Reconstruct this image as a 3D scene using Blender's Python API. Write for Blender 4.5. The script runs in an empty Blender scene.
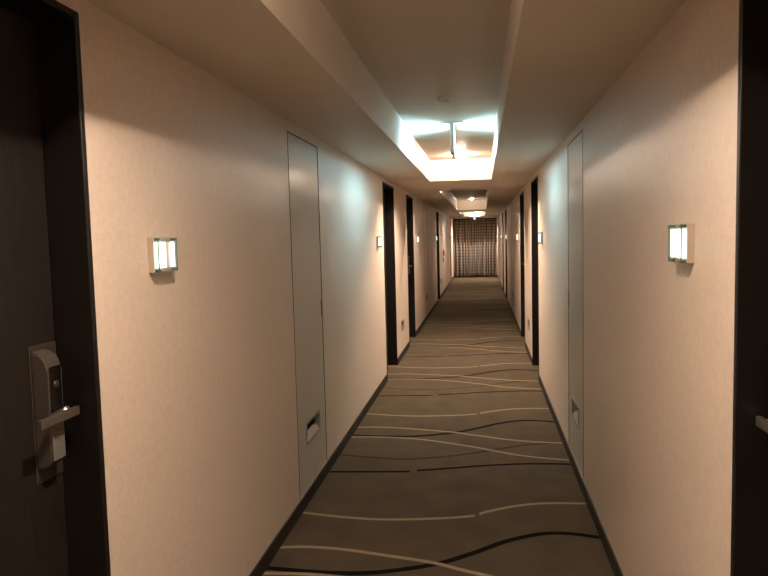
import bpy, bmesh, math, random
from mathutils import Vector, Matrix
random.seed(4)
S = bpy.context.scene
C = S.collection
D = bpy.data

# ------------------------------------------------------------------ sizes (metres)
XL, XR = -1.003, 0.567            # wall faces
TL, TR = -0.567, 0.122            # ceiling tray, left and right lips
ZS, ZU = 2.132, 2.367             # soffit and tray ceiling heights
Y0, Y1 = -3.2, 24.22              # ends of the corridor
ZD, ZP = 2.088, 2.076             # door frame top, service panel top
CX = (TL + TR) / 2
DOOR_W, RECESS = 0.87, 0.104
TRAYS = [(Y0 + 0.2, -1.1), (0.62, 7.62), (9.34, 16.31), (17.75, 23.45)]
LIGHTS = [-1.6, 1.1, 7.20, 9.53, 15.72, 17.98, 23.28]

# ------------------------------------------------------------------ materials
def new_mat(name):
    m = D.materials.new(name); m.use_nodes = True
    nt = m.node_tree
    b = nt.nodes['Principled BSDF']
    return m, nt, b

def plain(name, col, rough=0.5, metal=0.0, spec=0.5, noise=0.0, nscale=60, bump=0.0, bscale=300, stretch=None):
    m, nt, b = new_mat(name)
    b.inputs['Base Color'].default_value = (*col, 1)
    b.inputs['Roughness'].default_value = rough
    b.inputs['Metallic'].default_value = metal
    b.inputs['Specular IOR Level'].default_value = spec
    tc = nt.nodes.new('ShaderNodeTexCoord')
    mp = nt.nodes.new('ShaderNodeMapping')
    nt.links.new(tc.outputs['Object'], mp.inputs['Vector'])
    if stretch: mp.inputs['Scale'].default_value = stretch
    if noise:
        n = nt.nodes.new('ShaderNodeTexNoise'); n.inputs['Scale'].default_value = nscale; n.inputs['Detail'].default_value = 6
        r = nt.nodes.new('ShaderNodeValToRGB')
        r.color_ramp.elements[0].position = 0.3; r.color_ramp.elements[1].position = 0.7
        r.color_ramp.elements[0].color = (*[c * (1 - noise) for c in col], 1)
        r.color_ramp.elements[1].color = (*[min(1, c * (1 + noise)) for c in col], 1)
        nt.links.new(mp.outputs[0], n.inputs['Vector'])
        nt.links.new(n.outputs['Fac'], r.inputs[0]); nt.links.new(r.outputs[0], b.inputs['Base Color'])
    if bump:
        n2 = nt.nodes.new('ShaderNodeTexNoise'); n2.inputs['Scale'].default_value = bscale; n2.inputs['Detail'].default_value = 4
        bp = nt.nodes.new('ShaderNodeBump'); bp.inputs['Strength'].default_value = bump; bp.inputs['Distance'].default_value = 0.002
        nt.links.new(mp.outputs[0], n2.inputs['Vector'])
        nt.links.new(n2.outputs['Fac'], bp.inputs['Height']); nt.links.new(bp.outputs[0], b.inputs['Normal'])
    return m

def emit(name, col, strength):
    m, nt, b = new_mat(name)
    b.inputs['Base Color'].default_value = (0.8, 0.8, 0.8, 1)
    b.inputs['Emission Color'].default_value = (*col, 1)
    b.inputs['Emission Strength'].default_value = strength
    return m

def pane(name, tint, refl=0.5):
    """clear glass that lets light straight through and reflects a little"""
    m = D.materials.new(name); m.use_nodes = True; nt = m.node_tree
    nt.nodes.remove(nt.nodes['Principled BSDF'])
    out = nt.nodes['Material Output']
    t = nt.nodes.new('ShaderNodeBsdfTransparent'); t.inputs[0].default_value = (*tint, 1)
    g = nt.nodes.new('ShaderNodeBsdfGlossy'); g.inputs['Roughness'].default_value = 0.05
    f = nt.nodes.new('ShaderNodeFresnel'); f.inputs[0].default_value = 1.5
    mul = nt.nodes.new('ShaderNodeMath'); mul.operation = 'MULTIPLY'; mul.inputs[1].default_value = refl
    mx = nt.nodes.new('ShaderNodeMixShader')
    nt.links.new(f.outputs[0], mul.inputs[0]); nt.links.new(mul.outputs[0], mx.inputs[0])
    nt.links.new(t.outputs[0], mx.inputs[1]); nt.links.new(g.outputs[0], mx.inputs[2])
    nt.links.new(mx.outputs[0], out.inputs[0])
    return m

WARM = (1.0, 0.78, 0.60)
M = {}
M['wall'] = plain('vinyl_wallpaper', (0.69, 0.575, 0.48), 0.36, 0, 0.45, 0.05, 45, 0.9, 230)
M['ceil'] = plain('ceiling_paper', (0.67, 0.595, 0.50), 0.6, 0, 0.3, 0.03, 60, 0.2, 200)
M['panel'] = plain('pale_laminate', (0.52, 0.48, 0.41), 0.28, 0, 0.5, 0.05, 30, 0.05, 80, (8, 8, 0.4))
M['door'] = plain('dark_wood', (0.0125, 0.0098, 0.0078), 0.5, 0, 0.3, 0.3, 14, 0.1, 40, (6, 6, 0.5))
M['frame'] = plain('dark_frame', (0.007, 0.0055, 0.0045), 0.4, 0, 0.3, 0.1, 40)
M['base'] = plain('dark_base', (0.017, 0.0135, 0.011), 0.45, 0, 0.3, 0.1, 60)
M['carpet'] = plain('carpet_pile', (0.079, 0.061, 0.041), 0.95, 0, 0.05, 0.16, 5, 0.8, 260)
M['cream'] = plain('cream_pile', (0.27, 0.22, 0.15), 0.95, 0, 0.05, 0.1, 80, 0.6, 260)
M['black'] = plain('black_pile', (0.007, 0.0055, 0.005), 0.95, 0, 0.05, 0.1, 80, 0.6, 260)
M['brown'] = plain('umber_pile', (0.040, 0.024, 0.013), 0.95, 0, 0.05, 0.1, 80, 0.6, 260)
for k in ('carpet', 'cream', 'brown'):
    b = M[k].node_tree.nodes['Principled BSDF']
    b.inputs['Sheen Weight'].default_value = 0.10; b.inputs['Sheen Roughness'].default_value = 0.4
    b.inputs['Sheen Tint'].default_value = (1.0, 0.8, 0.6, 1)
M['nickel'] = plain('satin_nickel', (0.24, 0.215, 0.185), 0.42, 0.9, 0.5, 0.05, 90)
M['plate'] = plain('bronze_plate', (0.085, 0.07, 0.052), 0.5, 0.7, 0.5, 0.05, 90)
M['glossblack'] = plain('gloss_black', (0.004, 0.004, 0.004), 0.2, 0, 0.5)
M['steel'] = plain('brushed_steel', (0.36, 0.35, 0.32), 0.4, 0.75, 0.5, 0.06, 70)
M['baffle'] = plain('grey_baffle', (0.12, 0.11, 0.10), 0.6, 0, 0.2)
M['gapshade'] = plain('brown_gap_shade', (0.06, 0.038, 0.022), 0.6, 0, 0.3)  # dark of the panel gaps, put into the colour
M['dark'] = plain('dark_void', (0.012, 0.011, 0.010), 0.8, 0, 0.1)
M['sconcebox'] = plain('taupe_metal', (0.50, 0.43, 0.36), 0.42, 0.3, 0.5, 0.03, 80)
M['white'] = plain('white_plastic', (0.75, 0.73, 0.69), 0.4, 0, 0.5)
M['chrome'] = plain('chrome', (0.5, 0.47, 0.43), 0.4, 1.0)
M['red'] = plain('red_plastic', (0.60, 0.035, 0.03), 0.35, 0, 0.5)
M['trim'] = plain('pale_metal', (0.62, 0.62, 0.57), 0.35, 0.2, 0.5, 0.03, 50)
# lamp intensity straight down, and spill glow added on the side (None: plain flat lens)
LAMPS = [(19, None), (13.5, 430), (29, 900), (15, 260), (7, 1300), (11, 100), (38, 300)]
for k, (i0, side) in enumerate(LAMPS):
    r = 0.0425 if side is None else {1: 0.030, 4: 0.0054}.get(k, 0.012)
    M['lens%d' % k] = emit('lamp_lens', WARM, i0 / (math.pi * r * r))
    if side: M['spill%d' % k] = emit('spill_glow', WARM, side)
M['lamp'] = emit('sconce_lamp', (1.0, 0.93, 0.80), 2.2)
M['night'] = emit('night_lamp', (1.0, 0.8, 0.55), 6)
M['signface'] = emit('sign_face', (0.66, 0.98, 1.0), 0.9)
M['glass'] = pane('clear_glass', (0.96, 0.99, 0.97), 0.6)
M['glassedge'] = pane('green_glass_edge', (0.60, 0.82, 0.75), 0.8)

def curtain_mat():
    m, nt, b = new_mat('check_curtain')
    N, L = nt.nodes, nt.links
    uv = N.new('ShaderNodeUVMap'); uv.uv_map = 'UVMap'
    sep = N.new('ShaderNodeSeparateXYZ'); L.new(uv.outputs[0], sep.inputs[0])
    def lines(sock, period, frac):
        d = N.new('ShaderNodeMath'); d.operation = 'DIVIDE'; d.inputs[1].default_value = period; L.new(sock, d.inputs[0])
        f = N.new('ShaderNodeMath'); f.operation = 'FRACT'; L.new(d.outputs[0], f.inputs[0])
        l = N.new('ShaderNodeMath'); l.operation = 'LESS_THAN'; l.inputs[1].default_value = frac; L.new(f.outputs[0], l.inputs[0])
        return l.outputs[0]
    h = lines(sep.outputs['Y'], 0.105, 0.20)
    v = lines(sep.outputs['X'], 0.16, 0.18)
    mx = N.new('ShaderNodeMath'); mx.operation = 'MAXIMUM'; L.new(h, mx.inputs[0]); L.new(v, mx.inputs[1])
    mix = N.new('ShaderNodeMix'); mix.data_type = 'RGBA'
    mix.inputs[6].default_value = (0.235, 0.205, 0.18, 1); mix.inputs[7].default_value = (0.085, 0.068, 0.056, 1)
    L.new(mx.outputs[0], mix.inputs[0]); L.new(mix.outputs[2], b.inputs['Base Color'])
    b.inputs['Roughness'].default_value = 0.8
    b.inputs['Specular IOR Level'].default_value = 0.2
    return m
M['curtain'] = curtain_mat()

# ------------------------------------------------------------------ mesh helpers
def box(bm, x0, x1, y0, y1, z0, z1, mi=0):
    r = bmesh.ops.create_cube(bm, size=1)
    for v in r['verts']:
        v.co = Vector((x0 + (v.co.x + .5) * (x1 - x0), y0 + (v.co.y + .5) * (y1 - y0), z0 + (v.co.z + .5) * (z1 - z0)))
    fs = {f for v in r['verts'] for f in v.link_faces}
    for f in fs: f.material_index = mi
    return r['verts']

def bevel(bm, w, seg=2):
    bmesh.ops.bevel(bm, geom=bm.edges[:], offset=w, segments=seg, affect='EDGES', profile=0.6)

def lathe(bm, prof, n=32, axis='Z', at=(0, 0, 0), mi=0):
    """revolve (radius, height) pairs about an axis"""
    rings = []
    for r, h in prof:
        ring = []
        for k in range(n):
            a = 2 * math.pi * k / n
            p = (r * math.cos(a), r * math.sin(a), h)
            if axis == 'X': p = (h, r * math.cos(a), r * math.sin(a))
            if axis == 'Y': p = (r * math.cos(a), h, r * math.sin(a))
            ring.append(bm.verts.new(Vector(p) + Vector(at)))
        rings.append(ring)
    for a, b in zip(rings, rings[1:]):
        for k in range(n):
            f = bm.faces.new((a[k], a[(k + 1) % n], b[(k + 1) % n], b[k])); f.material_index = mi; f.smooth = True
    for ring, flip in ((rings[0], True), (rings[-1], False)):
        f = bm.faces.new(ring[::-1] if flip else ring); f.material_index = mi

def obj(name, bm, mats, parent=None, loc=(0, 0, 0), smooth=False):
    bmesh.ops.recalc_face_normals(bm, faces=bm.faces[:])
    me = D.meshes.new(name); bm.to_mesh(me); bm.free()
    for m in (mats if isinstance(mats, (list, tuple)) else [mats]): me.materials.append(m)
    if smooth:
        for p in me.polygons: p.use_smooth = True
    o = D.objects.new(name, me); C.objects.link(o)
    o.location = loc
    if parent: o.parent = parent
    return o

def tag(o, label, cat, group=None, kind=None):
    o['label'] = label; o['category'] = cat
    if group: o['group'] = group
    if kind: o['kind'] = kind
    return o

def empty(name, loc):
    o = D.objects.new(name, None); C.objects.link(o); o.location = loc; o.empty_display_size = 0.05
    return o

def copy_tree(o, parent=None):
    c = o.copy(); C.objects.link(c)
    c.parent = parent
    for ch in o.children: copy_tree(ch, c)
    return c

# ------------------------------------------------------------------ layout along the corridor
doorsL = [0.727, 6.83, 9.03, 15.10]
doorsR = [0.718, 6.83, 9.03, 15.12, 17.33]
panelsL = [(3.43, 4.08), (11.78, 12.43)]
panelsR = [(3.86, 4.51), (12.16, 12.81)]
BOXW, BOXH = 0.32, 0.135
pierL = [(8.15, 0.325), (16.42, 0.325)]
pierR = [(8.15, 0.325), (16.42, 0.325)]

# ------------------------------------------------------------------ setting
def catmull(pts, x):
    n = len(pts)
    for i in range(n - 1):
        if x <= pts[i + 1][0] or i == n - 2:
            break
    p0 = pts[max(i - 1, 0)]; p1 = pts[i]; p2 = pts[i + 1]; p3 = pts[min(i + 2, n - 1)]
    t = (x - p1[0]) / (p2[0] - p1[0])
    m1 = (p2[1] - p0[1]) / (p2[0] - p0[0]); m2 = (p3[1] - p1[1]) / (p3[0] - p1[0])
    h = p2[0] - p1[0]
    return ((2*t**3 - 3*t**2 + 1) * p1[1] + (t**3 - 2*t**2 + t) * h * m1 + (-2*t**3 + 3*t**2) * p2[1] + (t**3 - t**2) * h * m2)

PERIOD = 2.06
# (material, width, skip-interval in x, points)
WAVES = [
    (1, 0.026, (-0.055, -0.030), [(-1.12, 3.47), (-1, 3.45), (-.75, 3.41), (-.53, 3.40), (-.24, 3.44), (-.06, 3.49), (0, 3.54), (.17, 3.64), (.33, 3.69), (.567, 3.705), (.70, 3.70)]),
    (2, 0.031, (-0.475, -0.430), [(-1.12, 4.08), (-1, 4.09), (-.75, 4.11), (-.48, 4.135), (-.43, 4.155), (-.2, 4.22), (.04, 4.29), (.31, 4.34), (.57, 4.35), (.70, 4.345)]),
    (3, 0.030, None, [(-1.12, 4.48), (-1, 4.435), (-.75, 4.385), (-.49, 4.375), (-.17, 4.48), (.05, 4.60), (.26, 4.72), (.42, 4.77), (.57, 4.79), (.70, 4.78)]),
    (1, 0.026, None, [(-1.12, 4.82), (-1, 4.84), (-.75, 4.85), (-.45, 4.81), (-.07, 4.66), (.08, 4.58), (.22, 4.51), (.40, 4.455), (.56, 4.43), (.70, 4.42)]),
    (2, 0.036, None, [(-1.12, 4.90), (-1, 4.89), (-.75, 4.875), (-.6, 4.88), (-.45, 4.91), (-.21, 5.01), (-.05, 5.13), (.1, 5.26), (.28, 5.36), (.42, 5.375), (.57, 5.34), (.70, 5.29)]),
    (1, 0.027, None, [(-1.12, 5.06), (-1, 5.09), (-.86, 5.11), (-.68, 5.10), (-.47, 5.06), (-.24, 5.01), (-.09, 4.95), (.02, 4.91), (.14, 4.86), (.35, 4.81), (.567, 4.79), (.70, 4.79)]),
]
def build_floor():
    bm = bmesh.new()
    vs = [bm.verts.new(p) for p in ((XL - .15, Y0, 0), (XR + .15, Y0, 0), (XR + .15, Y1, 0), (XL - .15, Y1, 0))]
    bm.faces.new(vs)
    lo = [bm.verts.new((v.co.x, v.co.y, -.05)) for v in vs]
    bm.faces.new(lo[::-1])
    for i in range(4): bm.faces.new((vs[i], lo[i], lo[(i+1) % 4], vs[(i+1) % 4]))
    xs = [-1.11 + 1.78 * i / 72 for i in range(73)]
    for k in range(-4, 11):
        for wi, (mi, w, gap, pts) in enumerate(WAVES):
            z = 0.0006 + 0.0002 * (wi if mi == 1 else 0) + 0.0001 * wi
            off = k * PERIOD
            if not (Y0 + .3 < pts[0][1] + off < Y1 - .35): continue
            seq = []
            def flush():
                for (a, b), (c, d) in zip(seq, seq[1:]):
                    f = bm.faces.new((a, c, d, b)); f.material_index = mi
                seq.clear()
            xx = sorted(xs + (list(gap) if gap else []))
            for x in xx:
                if gap and gap[0] < x < gap[1]: continue
                y = catmull(pts, x) + off
                s = (catmull(pts, x + .01) - catmull(pts, x - .01)) / .02
                hw = w / 2 * math.sqrt(1 + s * s)
                seq.append((bm.verts.new((x, y - hw, z)), bm.verts.new((x, y + hw, z))))
                if gap and x == gap[0]: flush()
            flush()
    me = D.meshes.new('floor'); bm.to_mesh(me); bm.free()
    for k in ('carpet', 'cream', 'black', 'brown'): me.materials.append(M[k])
    o = D.objects.new('floor', me); C.objects.link(o)
    tag(o, 'brown corridor carpet with wavy cream and black lines', 'floor', kind='structure')
build_floor()

def build_wall(name, xf, sgn, doors, panels, boxes, label):
    """xf = face, sgn = direction away from the corridor"""
    bm = bmesh.new()
    T = 0.3
    xa, xb = sorted((xf, xf + sgn * T))
    holes = [(d, d + DOOR_W, 0, ZD, RECESS + .045) for d in doors]
    holes += [(a, b, 0.078, ZP, 0.045) for a, b in panels]
    holes += [(y, y + BOXW, z, z + BOXH, 0.05) for y, z in boxes]
    holes.sort()
    y = Y0
    for a, b, z0, z1, dep in holes:
        box(bm, xa, xb, y, a, 0, ZS)
        box(bm, xa, xb, a, b, z1, ZS)
        if z0 > 0: box(bm, xa, xb, a, b, 0, z0)
        p, q = sorted((xf + sgn * dep, xf + sgn * T))
        box(bm, p, q, a, b, z0, z1, 1)
        y = b
    box(bm, xa, xb, y, Y1, 0, ZS)
    o = obj(name, bm, [M['wall'], M['dark']])
    tag(o, label, 'wall', kind='structure')
build_wall('wall_left', XL, -1, doorsL, panelsL, pierL, 'left beige wallpapered corridor wall')
build_wall('wall_right', XR, 1, doorsR, panelsR, pierR, 'right beige wallpapered corridor wall')
bm = bmesh.new(); box(bm, XL - .3, XR + .3, Y1, Y1 + .2, 0, ZS)
tag(obj('wall_far', bm, M['wall']), 'end wall of the corridor hidden behind the curtain', 'wall', kind='structure')
bm = bmesh.new(); box(bm, XL - .3, XR + .3, Y0 - .2, Y0, 0, ZS)
tag(obj('wall_near', bm, M['wall']), 'wall behind the camera', 'wall', kind='structure')

bm = bmesh.new()
xa, xb = XL - .3, XR + .3
box(bm, xa, TL, Y0 - .2, Y1 + .2, ZS, ZU); box(bm, TR, xb, Y0 - .2, Y1 + .2, ZS, ZU)
y = Y0 - .2
for a, b in TRAYS:
    box(bm, TL, TR, y, a, ZS, ZU); y = b
box(bm, TL, TR, y, Y1 + .2, ZS, ZU)
box(bm, xa, xb, Y0 - .2, Y1 + .2, ZU, ZU + .1)
tag(obj('ceiling', bm, M['ceil']), 'beige ceiling with dropped sides around long raised trays', 'ceiling', kind='structure')

def build_base(name, xf, sgn, doors, label):
    bm = bmesh.new()
    y = Y0
    t = 0.009
    xa, xb = sorted((xf, xf - sgn * t))
    for d in list(doors) + [Y1]:
        vs = box(bm, xa, xb, y, d if d != Y1 else Y1, 0, 0.076)
        y = d + DOOR_W
    bevel(bm, 0.0015, 1)
    tag(obj(name, bm, M['base']), label, 'baseboard', kind='structure')
build_base('baseboard_left', XL, -1, doorsL, 'dark low baseboard along the left wall')
build_base('baseboard_right', XR, 1, doorsR, 'dark low baseboard along the right wall')

# pale portal frame near the curtain
bm = bmesh.new()
yp = 21.6
box(bm, XL, XL + .035, yp, yp + .09, 0, ZS); box(bm, XR - .035, XR, yp, yp + .09, 0, ZS)
box(bm, XL + .035, XR - .035, yp, yp + .09, ZS - .055, ZS)
bevel(bm, 0.003, 1)
tag(obj('trim_1', bm, M['trim']), 'pale metal frame around the corridor in front of the curtain', 'trim', kind='structure')

# ------------------------------------------------------------------ doors
door_n = [0]
def build_door(xf, sgn, y0, lock_far, label):
    """frame = root mesh; leaf, lock and handle are its parts"""
    door_n[0] += 1
    y1 = y0 + DOOR_W
    X = lambda d: xf + sgn * d           # d = depth into the wall
    def bx(bm, d0, d1, a, b, z0, z1):
        p, q = sorted((X(d0), X(d1))); return box(bm, p, q, a, b, z0, z1)
    bm = bmesh.new(); t = 0.019; dep = RECESS + .04
    bx(bm, -.004, dep, y0, y0 + t, 0, ZD); bx(bm, -.004, dep, y1 - t, y1, 0, ZD)
    bx(bm, -.004, dep, y0 + t, y1 - t, ZD - t, ZD)
    bevel(bm, 0.002, 1)
    r = obj('door_%d' % door_n[0], bm, M['frame'])
    tag(r, label, 'door', kind='structure')
    bm = bmesh.new()
    bx(bm, RECESS, RECESS + .04, y0 + t + .002, y1 - t - .002, 0.006, ZD - t - .002)
    bevel(bm, 0.0015, 1)
    leaf = obj('door_leaf', bm, M['door'], r)
    # lock near the far or the near edge of the leaf
    e = y1 - t if lock_far else y0 + t
    s = -1 if lock_far else 1            # from the edge towards the hinge
    Y = lambda d: e + s * d
    def by(bm, d0, d1, a, b, z0, z1):
        p, q = sorted((X(d0), X(d1))); a, b = sorted((Y(a), Y(b)))
        return box(bm, p, q, a, b, z0, z1)
    R = RECESS
    bm = bmesh.new(); by(bm, R - .003, R, .004, .107, .905, 1.254); bevel(bm, .0012, 1)
    lock = obj('lock_plate', bm, M['plate'], r)
    # housing: a tall case whose front rounds over at top and bottom
    bm = bmesh.new()
    prof = [(.946, R - .003), (.946, R - .020), (.952, R - .034), (.964, R - .043), (.985, R - .047), (1.19, R - .047), (1.212, R - .044), (1.228, R - .036), (1.238, R - .020), (1.240, R - .003)]
    a = [bm.verts.new((X(d), Y(.050), z)) for z, d in prof]; b = [bm.verts.new((X(d), Y(.106), z)) for z, d in prof]
    n = len(prof)
    for i in range(n): bm.faces.new((a[i], a[(i+1) % n], b[(i+1) % n], b[i]))
    bm.faces.new(a); bm.faces.new(b[::-1])
    bmesh.ops.bevel(bm, geom=[ed for ed in bm.edges if abs(ed.verts[0].co.y - ed.verts[1].co.y) < 1e-5], offset=.004, segments=2, affect='EDGES')
    house = obj('lock_housing', bm, M['nickel'], r)
    bm = bmesh.new(); by(bm, R - .0485, R - .046, .055, .101, 1.088, 1.202); bevel(bm, .001, 1)
    rd = obj('reader_window', bm, M['glossblack'], house); rd['label'] = 'glossy black reader window'
    bm = bmesh.new()
    lathe(bm, [(.010, 0), (.010, .002), (.006, .003)], 20, 'X')
    for v in bm.verts: v.co = Vector((X(R - .0485) - sgn * v.co.x, Y(.078) + v.co.y, 1.155 + v.co.z))
    obj('card_eye', bm, M['plate'], house)
    bm = bmesh.new(); by(bm, R - .0485, R - .046, .055, .101, .965, 1.03); bevel(bm, .001, 1)
    obj('key_cover', bm, M['steel'], house)
    # lever: round shank plus a flat bar along the door, towards the hinge
    bm = bmesh.new()
    lathe(bm, [(.014, 0), (.014, .006), (.008, .008), (.008, .022)], 20, 'X')
    for v in bm.verts: v.co = Vector((X(R - .046) - sgn * v.co.x, Y(.045) + v.co.y, 1.078 + v.co.z))
    sh = obj('lever_shank', bm, M['chrome'], r)
    bm = bmesh.new(); by(bm, R - .078, R - .066, .030, .180, 1.067, 1.090); bevel(bm, .003, 2)
    obj('lever_handle', bm, M['nickel'], r)
    return r
build_door(XL, -1, doorsL[0], True, 'dark recessed door at the left edge with a silver lever lock')
build_door(XR, 1, doorsR[0], True, 'dark recessed door cut off by the right edge of the picture')
build_door(XL, -1, doorsL[1], False, 'dark recessed door on the left wall just past the grey-green panel')
build_door(XR, 1, doorsR[1], False, 'dark recessed door on the right wall just past the grey-green panel')
build_door(XL, -1, doorsL[2], True, 'second dark door along the left wall beyond the lit panel')
build_door(XR, 1, doorsR[2], True, 'second dark door along the right wall beyond the lit panel')
build_door(XL, -1, doorsL[3], False, 'farthest dark door on the left wall before the red alarm')
build_door(XR, 1, doorsR[3], False, 'third dark door along the right wall, far down the corridor')
build_door(XR, 1, doorsR[4], True, 'farthest dark door on the right wall, nearest the curtain')

# ------------------------------------------------------------------ recessed boxes and service panels
def recess_box(xf, sgn, y, z, name, parent=None, origin=(0, 0, 0)):
    """steel frame, dark recess and a sloping hood plate; proud of the face by 2 mm"""
    O = Vector(origin)
    X = lambda d: xf + sgn * d
    y1, z1 = y + BOXW, z + BOXH
    def bx(bm, d0, d1, a, b, c, d, mi=0):
        p, q = sorted((X(d0), X(d1))); return box(bm, p - O.x, q - O.x, a - O.y, b - O.y, c - O.z, d - O.z, mi)
    bm = bmesh.new(); f = .016
    bx(bm, -.002, .034, y, y + f, z, z1); bx(bm, -.002, .034, y1 - f, y1, z, z1)
    bx(bm, -.002, .034, y + f, y1 - f, z, z + f); bx(bm, -.002, .034, y + f, y1 - f, z1 - f, z1)
    bevel(bm, .001, 1)
    fr = obj(name, bm, M['steel'], parent)
    bm = bmesh.new(); bx(bm, .030, .034, y + f, y1 - f, z + f, z1 - f)
    obj('recess', bm, M['dark'], fr)
    bm = bmesh.new()
    zz = [(z + f, .002), (z + f + .038, .026), (z + f + .038, .029), (z + f, .029)]
    a = [bm.verts.new(Vector((X(d), y + f, h)) - O) for h, d in zz]; b = [bm.verts.new(Vector((X(d), y1 - f, h)) - O) for h, d in zz]
    for i in range(4): bm.faces.new((a[i], a[(i+1) % 4], b[(i+1) % 4], b[i]))
    bm.faces.new(a); bm.faces.new(b[::-1])
    obj('sloped_plate', bm, M['steel'], fr)
    return fr

def service_panel(xf, sgn, y0, y1, label, group):
    yc = (y0 + y1) / 2
    t = empty('service_panel', (xf, yc, 0.08))
    tag(t, label, 'panel', group)
    O = Vector((xf, yc, 0.08))
    g = 0.006
    bz = 0.325 if sgn < 0 else 0.318
    ba = (y0 + .18) if sgn < 0 else (y1 - .145 - BOXW)
    X = lambda d: xf + sgn * d
    def bx(bm, d0, d1, a, b, c, d):
        p, q = sorted((X(d0), X(d1))); return box(bm, p - O.x, q - O.x, a - O.y, b - O.y, c - O.z, d - O.z)
    zb = .0785
    bm = bmesh.new()
    a, b, c, d = y0 + g, y1 - g, zb, ZP - g
    bx(bm, .001, .04, a, ba, c, d); bx(bm, .001, .04, ba + BOXW, b, c, d)
    bx(bm, .001, .04, ba, ba + BOXW, c, bz); bx(bm, .001, .04, ba, ba + BOXW, bz + BOXH, d)
    bmesh.ops.remove_doubles(bm, verts=bm.verts[:], dist=1e-6)
    obj('panel_leaf', bm, M['panel'], t)
    bm = bmesh.new(); e = .0005
    bx(bm, -.0015, .03, y0 + e, y0 + g - e, zb, ZP - e); bx(bm, -.0015, .03, y1 - g + e, y1 - e, zb, ZP - e)
    bx(bm, -.0015, .03, y0 + g, y1 - g, ZP - g + e, ZP - e)
    sl = obj('gap_shade', bm, M['gapshade'], t); sl['label'] = 'thin dark seam around the panel'  # strip coloured as the shade in the gap around the leaf
    rb = recess_box(xf, sgn, ba, bz, 'floor_box', t, O)
    # slim flush pull on the far edge
    hy = y1 - .032
    bm = bmesh.new(); bx(bm, -.001, .02, hy, hy + .016, 1.015, 1.125); bevel(bm, .001, 1)
    pl = obj('flush_pull', bm, M['steel'], t)
    bm = bmesh.new(); bx(bm, -.0015, .012, hy + .004, hy + .012, 1.022, 1.118)
    obj('pull_slot', bm, M['dark'], pl)
    return t
G = 'service panels flush in the corridor walls'
service_panel(XL, -1, *panelsL[0], 'tall pale grey flush panel near the front of the left wall', G)
service_panel(XR, 1, *panelsR[0], 'tall pale grey flush panel near the front of the right wall', G)
service_panel(XL, -1, *panelsL[1], 'far pale flush panel in the dim stretch of the left wall', G)
service_panel(XR, 1, *panelsR[1], 'far pale flush panel in the dim stretch of the right wall', G)

G = 'recessed steel boxes low on the piers between doors'
for xf, sgn, lst, side in ((XL, -1, pierL, 'left'), (XR, 1, pierR, 'right')):
    for k, (y, z) in enumerate(lst):
        o = recess_box(xf, sgn, y, z, 'socket_box')
        if k == 0:
            tag(o, 'small recessed steel box low on the %s pier between the first pair of far doors' % side, 'wall box', G)
        elif side == 'left':
            tag(o, 'tiny recessed box low on the left wall below the red alarm', 'wall box', G)
        else:
            tag(o, 'tiny recessed box low between the two farthest doors on the right wall', 'wall box', G)

# ------------------------------------------------------------------ sconces
SL, SH = 0.126, 0.108               # length along the wall, height
def sconce_proto(s):
    """built for a wall face at x=0 facing +x, centred on y and z; s = which end is the near one"""
    t = empty('wall_sconce', (0, 0, 0))
    bm = bmesh.new(); box(bm, 0, .019, -SL/2, SL/2, -SH/2, SH/2); bevel(bm, .0012, 1)
    obj('back_box', bm, M['sconcebox'], t)
    for a, b in ((-SL/2 + .003, -.004), (.040, SL/2 - .009)):
        bm = bmesh.new(); p, q = sorted((-s * a, -s * b)); box(bm, .0192, .031, p, q, -SH/2 + .014, SH/2 - .014)
        bevel(bm, .003, 2)
        lm = obj('lamp', bm, M['lamp'], t); lm['label'] = 'glowing white lamp'
    # clear block in front: flat ends, slightly domed face
    bm = bmesh.new()
    ny, nz = 10, 6
    x0, x1 = .0195, .034
    front, back = [], []
    for i in range(ny + 1):
        fr, bk = [], []
        for j in range(nz + 1):
            u, v = i / ny * 2 - 1, j / nz * 2 - 1
            b = .006 * (1 - u*u) * (1 - v*v)
            fr.append(bm.verts.new((x1 + b, u * SL/2 * .985, v * SH/2 * .97)))
            bk.append(bm.verts.new((x0 + .0025, u * SL/2 * .985, v * SH/2 * .97)))
        front.append(fr); back.append(bk)
    for i in range(ny):
        for j in range(nz):
            bm.faces.new((front[i][j], front[i+1][j], front[i+1][j+1], front[i][j+1])).smooth = True
    rim = [(i, 0) for i in range(ny)] + [(ny, j) for j in range(nz)] + [(i, nz) for i in range(ny, 0, -1)] + [(0, j) for j in range(nz, 0, -1)]
    for k in range(len(rim)):
        a, b = rim[k], rim[(k + 1) % len(rim)]
        f = bm.faces.new((front[a[0]][a[1]], front[b[0]][b[1]], back[b[0]][b[1]], back[a[0]][a[1]])); f.material_index = 1
    for r in back:
        for v in r:
            if not v.link_faces: bm.verts.remove(v)
    gl = obj('glass_block', bm, [M['glass'], M['glassedge']], t); gl['label'] = 'clear glass block with green edges'
    for sy in (-1, 1):
        bm = bmesh.new(); y = sy * (SL/2 - .0022); box(bm, .0325, .0352, y - .0018, y + .0018, -SH/2 + .002, SH/2 - .002); bevel(bm, .0006, 1)
        obj('polished_edge', bm, M['stud'], gl)
    # four green polished corner studs that hold the glass
    for sy in (-1, 1):
        for sz in (-1, 1):
            bm = bmesh.new(); lathe(bm, [(.0038, .019), (.0038, .0345), (.003, .0355)], 14, 'X', (0, sy * (SL/2 - .010), sz * (SH/2 - .0065)))
            obj('corner_stud', bm, M['stud'], gl)
    return t
M['stud'] = plain('green_stud', (0.085, 0.17, 0.145), 0.2, 0.2, 0.5)
proto = {'L': sconce_proto(-1), 'R': sconce_proto(1)}
G = 'lit glass block sconces along the corridor walls'
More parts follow.
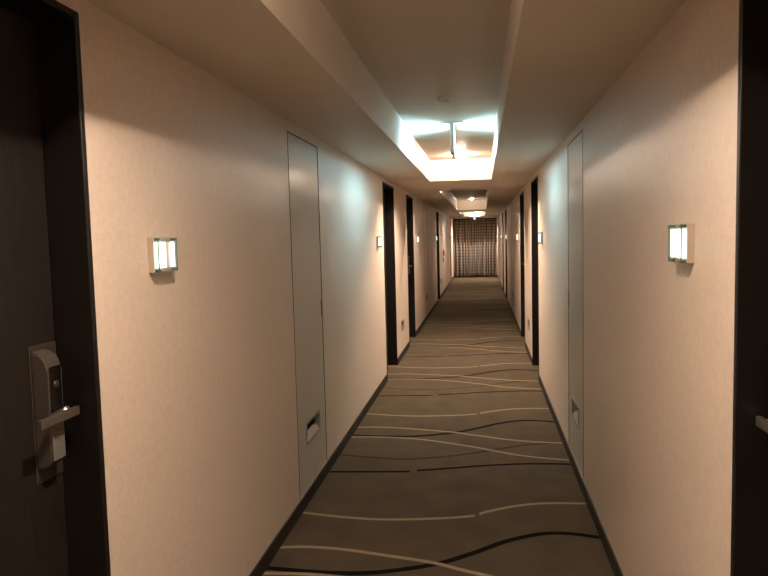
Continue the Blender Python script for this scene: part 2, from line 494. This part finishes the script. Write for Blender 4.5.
SC = [(0, 1.955, 'L', 'lit glass block sconce on the left wall beside the near door'),
      (1, 1.95, 'R', 'lit glass block sconce on the right wall beside the near door'),
      (2, 6.42, 'L', 'lit sconce on the left wall just before the first far door'),
      (3, 6.39, 'R', 'lit sconce on the right wall just before the first far door'),
      (4, 10.36, 'L', 'small glowing sconce on the left wall just after the second far door'),
      (5, 10.33, 'R', 'small glowing sconce on the right wall just after the second far door'),
      (6, 14.80, 'L', 'tiny glowing sconce before the farthest door on the left wall'),
      (7, 14.95, 'R', 'tiny glowing sconce before the third door on the right wall'),
      (8, 18.75, 'R', 'tiny glowing sconce after the farthest door on the right wall'),
      (9, 22.95, 'L', 'tiny glowing sconce beside the left edge of the curtain'),
      (10, 23.1, 'R', 'tiny glowing sconce beside the right edge of the curtain')]
for i, y, side, lab in SC:
    o = proto[side] if i < 2 else copy_tree(proto[side])
    o.location = (XL if side == 'L' else XR, y, 1.465)
    o.rotation_euler = (0, 0, 0 if side == 'L' else math.pi)
    tag(o, lab, 'wall lamp', G)

# ------------------------------------------------------------------ ceiling fittings
def downlight(k):
    t = empty('downlight', (0, 0, 0))
    if LAMPS[k][1] is None:
        bm = bmesh.new()
        lathe(bm, [(.058, 0), (.058, -.004), (.052, -.007), (.044, -.006), (.043, -.002)], 36)
        obj('trim_ring', bm, M['white'], t)
        bm = bmesh.new(); lathe(bm, [(.0425, -.0022), (.0425, -.0045), (.036, -.0062), (.02, -.0072)], 32)
        obj('lens', bm, M['lens%d' % k], t)
        return t
    # surface spot: side made to glow as added spill on the tray walls, dark baffle inside, small lens at the top of the baffle
    n = 36
    q = 0.45 if k == 4 else 1.0           # the far one is a smaller fitting
    def sleeve(prof, mat, name):
        bm = bmesh.new()
        rings = [[bm.verts.new((q * r * math.cos(2*math.pi*i/n), q * r * math.sin(2*math.pi*i/n), q * z)) for i in range(n)] for r, z in prof]
        for a, b in zip(rings, rings[1:]):
            for i in range(n):
                bm.faces.new((a[i], a[(i+1) % n], b[(i+1) % n], b[i])).smooth = True
        return obj(name, bm, mat, t)
    lr, dp = (.030, .0245) if k == 1 else (.012, .0305)      # lens radius, baffle depth
    sleeve([(.050, -.001), (.050, -dp)], M['spill%d' % k], 'spill_side')
    sleeve([(.050, -dp), (.0505, -dp - .0015), (.047, -dp - .002), (.0445, -dp - .0005), (.0445, -dp)], M['white'], 'trim_ring')
    sleeve([(.0445, -dp), (.0445, -.003), (lr + .0005, -.002)], M['baffle'], 'baffle')
    bm = bmesh.new(); lathe(bm, [(lr * q, -.0015 * q), (lr * q, -.0030 * q), (lr * .7 * q, -.0036 * q)], 28)
    obj('lens', bm, M['lens%d' % k], t)
    return t
DL = ['unseen ceiling downlight added behind the camera',  # this first one is out of view, added as fill
      'round downlight overhead at the near end of the first ceiling tray',
      'bright round downlight at the far end of the first ceiling tray',
      'downlight at the near end of the second ceiling tray, hidden by its lip',
      'glowing downlight at the far end of the second ceiling tray',
      'downlight at the near end of the last ceiling tray, hidden by its lip',
      'downlight at the end of the last ceiling tray above the curtain']
for i, (y, lab) in enumerate(zip(LIGHTS, DL)):
    o = downlight(i)
    o.location = (-.24 if i == 1 else -.21, y, ZU)
    tag(o, lab, 'ceiling light', 'round downlights in the ceiling trays')

def sign_proto(SIGN_W):
    t = empty('exit_sign', (0, 0, 0))
    bm = bmesh.new(); box(bm, -.083, .083, -.20, -.10, -.007, 0); bevel(bm, .002, 1)
    obj('ceiling_plate', bm, M['white'], t)
    bm = bmesh.new(); box(bm, -.0125, .0125, -.19, .19, -.228, -.007); bevel(bm, .004, 2)
    obj('sign_body', bm, M['white'], t)
    for s in (-1, 1):
        bm = bmesh.new(); p, q = sorted((s * .0126, s * .0134)); box(bm, p, q, -.175, .175, -.215, -.022)
        bevel(bm, .0002, 1)
        obj('light_face', bm, M['signface'], t)
        la = D.lights.new('sign_light', 'AREA'); la.shape = 'RECTANGLE'; la.size = .18; la.size_y = .34
        la.energy = SIGN_W; la.color = (0.40, 0.82, 1.05); la.spread = math.radians(132)
        lo = D.objects.new('sign_light', la); C.objects.link(lo); lo.parent = t
        lo.location = (s * .0142, 0, -.118); lo.rotation_euler = (0, -s * math.pi / 2, 0)
    bm = bmesh.new(); lathe(bm, [(.008, -.243), (.010, -.238), (.010, -.228)], 16, 'Z', (-.002, -.17, 0))
    ck = obj('check_knob', bm, M['glossblack'], t); ck['label'] = 'small dark test knob'
    return t
sg = sign_proto(11.5); sg.location = (-.209, 5.33, ZU)
tag(sg, 'slim two-sided lit sign hanging edge-on in the first ceiling tray', 'sign', 'edge-on lit signs in the ceiling trays')
s2 = sign_proto(3.0); s2.location = (-.209, 19.1, ZU)
tag(s2, 'slim two-sided lit sign in the last ceiling tray, hidden by its lip', 'sign', 'edge-on lit signs in the ceiling trays')

t = empty('smoke_detector', (-.213, 4.25, ZU))
tag(t, 'small round white smoke detector on the first tray ceiling', 'detector')
bm = bmesh.new(); lathe(bm, [(.050, 0), (.050, -.007), (.046, -.010)], 32); obj('mount_base', bm, M['white'], t)
bm = bmesh.new(); lathe(bm, [(.042, -.010), (.042, -.018), (.036, -.025), (.020, -.028), (.012, -.034), (.004, -.036)], 32); obj('sensor_head', bm, M['white'], t)

t = empty('sprinkler_head', (-.225, 6.3, ZU))
tag(t, 'tiny metal sprinkler head between the hanging sign and the downlight', 'sprinkler')
bm = bmesh.new(); lathe(bm, [(.024, 0), (.024, -.003), (.014, -.006)], 24); obj('escutcheon', bm, M['chrome'], t)
bm = bmesh.new(); lathe(bm, [(.007, -.006), (.007, -.022), (.004, -.026)], 16); obj('nozzle', bm, M['chrome'], t)
bm = bmesh.new(); lathe(bm, [(.014, -.026), (.015, -.028), (.003, -.029)], 20); obj('deflector', bm, M['chrome'], t)

t = empty('ceiling_lamp', (CX, 23.56, ZS))
tag(t, 'small glowing dome lamp under the ceiling in front of the curtain', 'ceiling light')
bm = bmesh.new(); lathe(bm, [(.036, 0), (.036, -.010), (.030, -.014)], 28); obj('lamp_base', bm, M['white'], t)
bm = bmesh.new(); lathe(bm, [(.028, -.014), (.026, -.032), (.019, -.046), (.008, -.053)], 28); obj('dome', bm, M['night'], t)

# ------------------------------------------------------------------ fire alarm on the left wall
t = empty('fire_alarm_switch', (XL, 17.45, 0.98))
tag(t, 'red fire alarm on the left wall beyond the farthest left door', 'alarm')
bm = bmesh.new(); box(bm, 0, .018, -.10, .10, -.17, .19); bevel(bm, .004, 2); obj('wall_plate', bm, M['white'], t)
bm = bmesh.new(); lathe(bm, [(.085, .018), (.085, .030), (.070, .042), (.040, .050), (.012, .053)], 28, 'X', (0, 0, .09))
rl = obj('red_lamp', bm, M['red'], t); rl['label'] = 'round red alarm lamp'
bm = bmesh.new(); box(bm, .018, .030, -.055, .055, -.14, -.03); bevel(bm, .003, 1); obj('phone_flap', bm, M['glossblack'], t)

# ------------------------------------------------------------------ curtain
def build_curtain():
    yc = 24.12
    t = empty('curtain', (CX, yc, 0))
    tag(t, 'brown checked pleated curtain closing the far end of the corridor', 'curtain')
    bm = bmesh.new(); uvl = bm.loops.layers.uv.new('UVMap')
    nx, nz = 260, 20
    W = XR - XL - .02
    ph = [random.uniform(-.5, .5) for _ in range(40)]
    rows = []
    arc = 0; arcs = []
    prev = None
    for i in range(nx + 1):
        u = i / nx
        f = u * 16 + .35 * math.sin(u * 9.1 + 1) + .2 * math.sin(u * 23)
        p = Vector((u * W - W / 2, .042 * math.sin(2 * math.pi * f)))
        if prev is not None: arc += (p - prev).length
        prev = p; arcs.append(arc)
        col = []
        for j in range(nz + 1):
            v = j / nz
            a = .050 + .018 * (1 - v) ** .7
            y = a * math.sin(2 * math.pi * f + .35 * (1 - v) * ph[int(u * 30)] * 0) + .012 * (1 - v) * math.sin(u * 31)
            x = p.x + .010 * (1 - v) * math.sin(2 * math.pi * f * .5 + 1)
            x = max(-W / 2, min(W / 2, x))
            col.append(bm.verts.new((x, y, .025 + v * (2.085 - .025))))
        rows.append(col)
    for i in range(nx):
        for j in range(nz):
            q = ((i, j), (i+1, j), (i+1, j+1), (i, j+1))
            f = bm.faces.new([rows[a][b] for a, b in q]); f.smooth = True
            for lp, (a, b) in zip(f.loops, q): lp[uvl].uv = (arcs[a], b / nz * 2.06)
    o = obj('cloth', bm, M['curtain'], t)
    sd = o.modifiers.new('thick', 'SOLIDIFY'); sd.thickness = .003
    bm = bmesh.new(); box(bm, -W/2, W/2, -.018, .018, 2.092, 2.128); bevel(bm, .003, 1)
    obj('rail', bm, M['dark'], t)
build_curtain()

# ------------------------------------------------------------------ world, camera, view
w = D.worlds.new('World'); S.world = w; w.use_nodes = True
w.node_tree.nodes['Background'].inputs[0].default_value = (0, 0, 0, 1)
w.node_tree.nodes['Background'].inputs[1].default_value = 0

F, YAW, PITCH, ROLL = 662.9, 0.1470046, -0.0751057, -0.0247630
cy, sy = math.cos(YAW), math.sin(YAW); cp, sp = math.cos(PITCH), math.sin(PITCH); cr, sr = math.cos(ROLL), math.sin(ROLL)
f0 = Vector((-sy, cy, 0)); r0 = Vector((cy, sy, 0)); u0 = Vector((0, 0, 1))
fw = f0 * cp + u0 * sp; u1 = u0 * cp - f0 * sp
rt = r0 * cr + u1 * sr; up = u1 * cr - r0 * sr
cam = D.cameras.new('camera'); co = D.objects.new('camera', cam); C.objects.link(co)
cam.sensor_fit = 'HORIZONTAL'; cam.sensor_width = 36; cam.lens = F * 36 / 768
cam.clip_start = 0.02; cam.clip_end = 100
co.matrix_world = Matrix(((rt.x, up.x, -fw.x, 0), (rt.y, up.y, -fw.y, 0), (rt.z, up.z, -fw.z, 1.5), (0, 0, 0, 1)))
S.camera = co

vs = S.view_settings
S.display_settings.display_device = 'sRGB'
vs.view_transform = 'Standard'; vs.look = 'None'; vs.gamma = 1; vs.use_curve_mapping = False
vs.exposure = 0.0
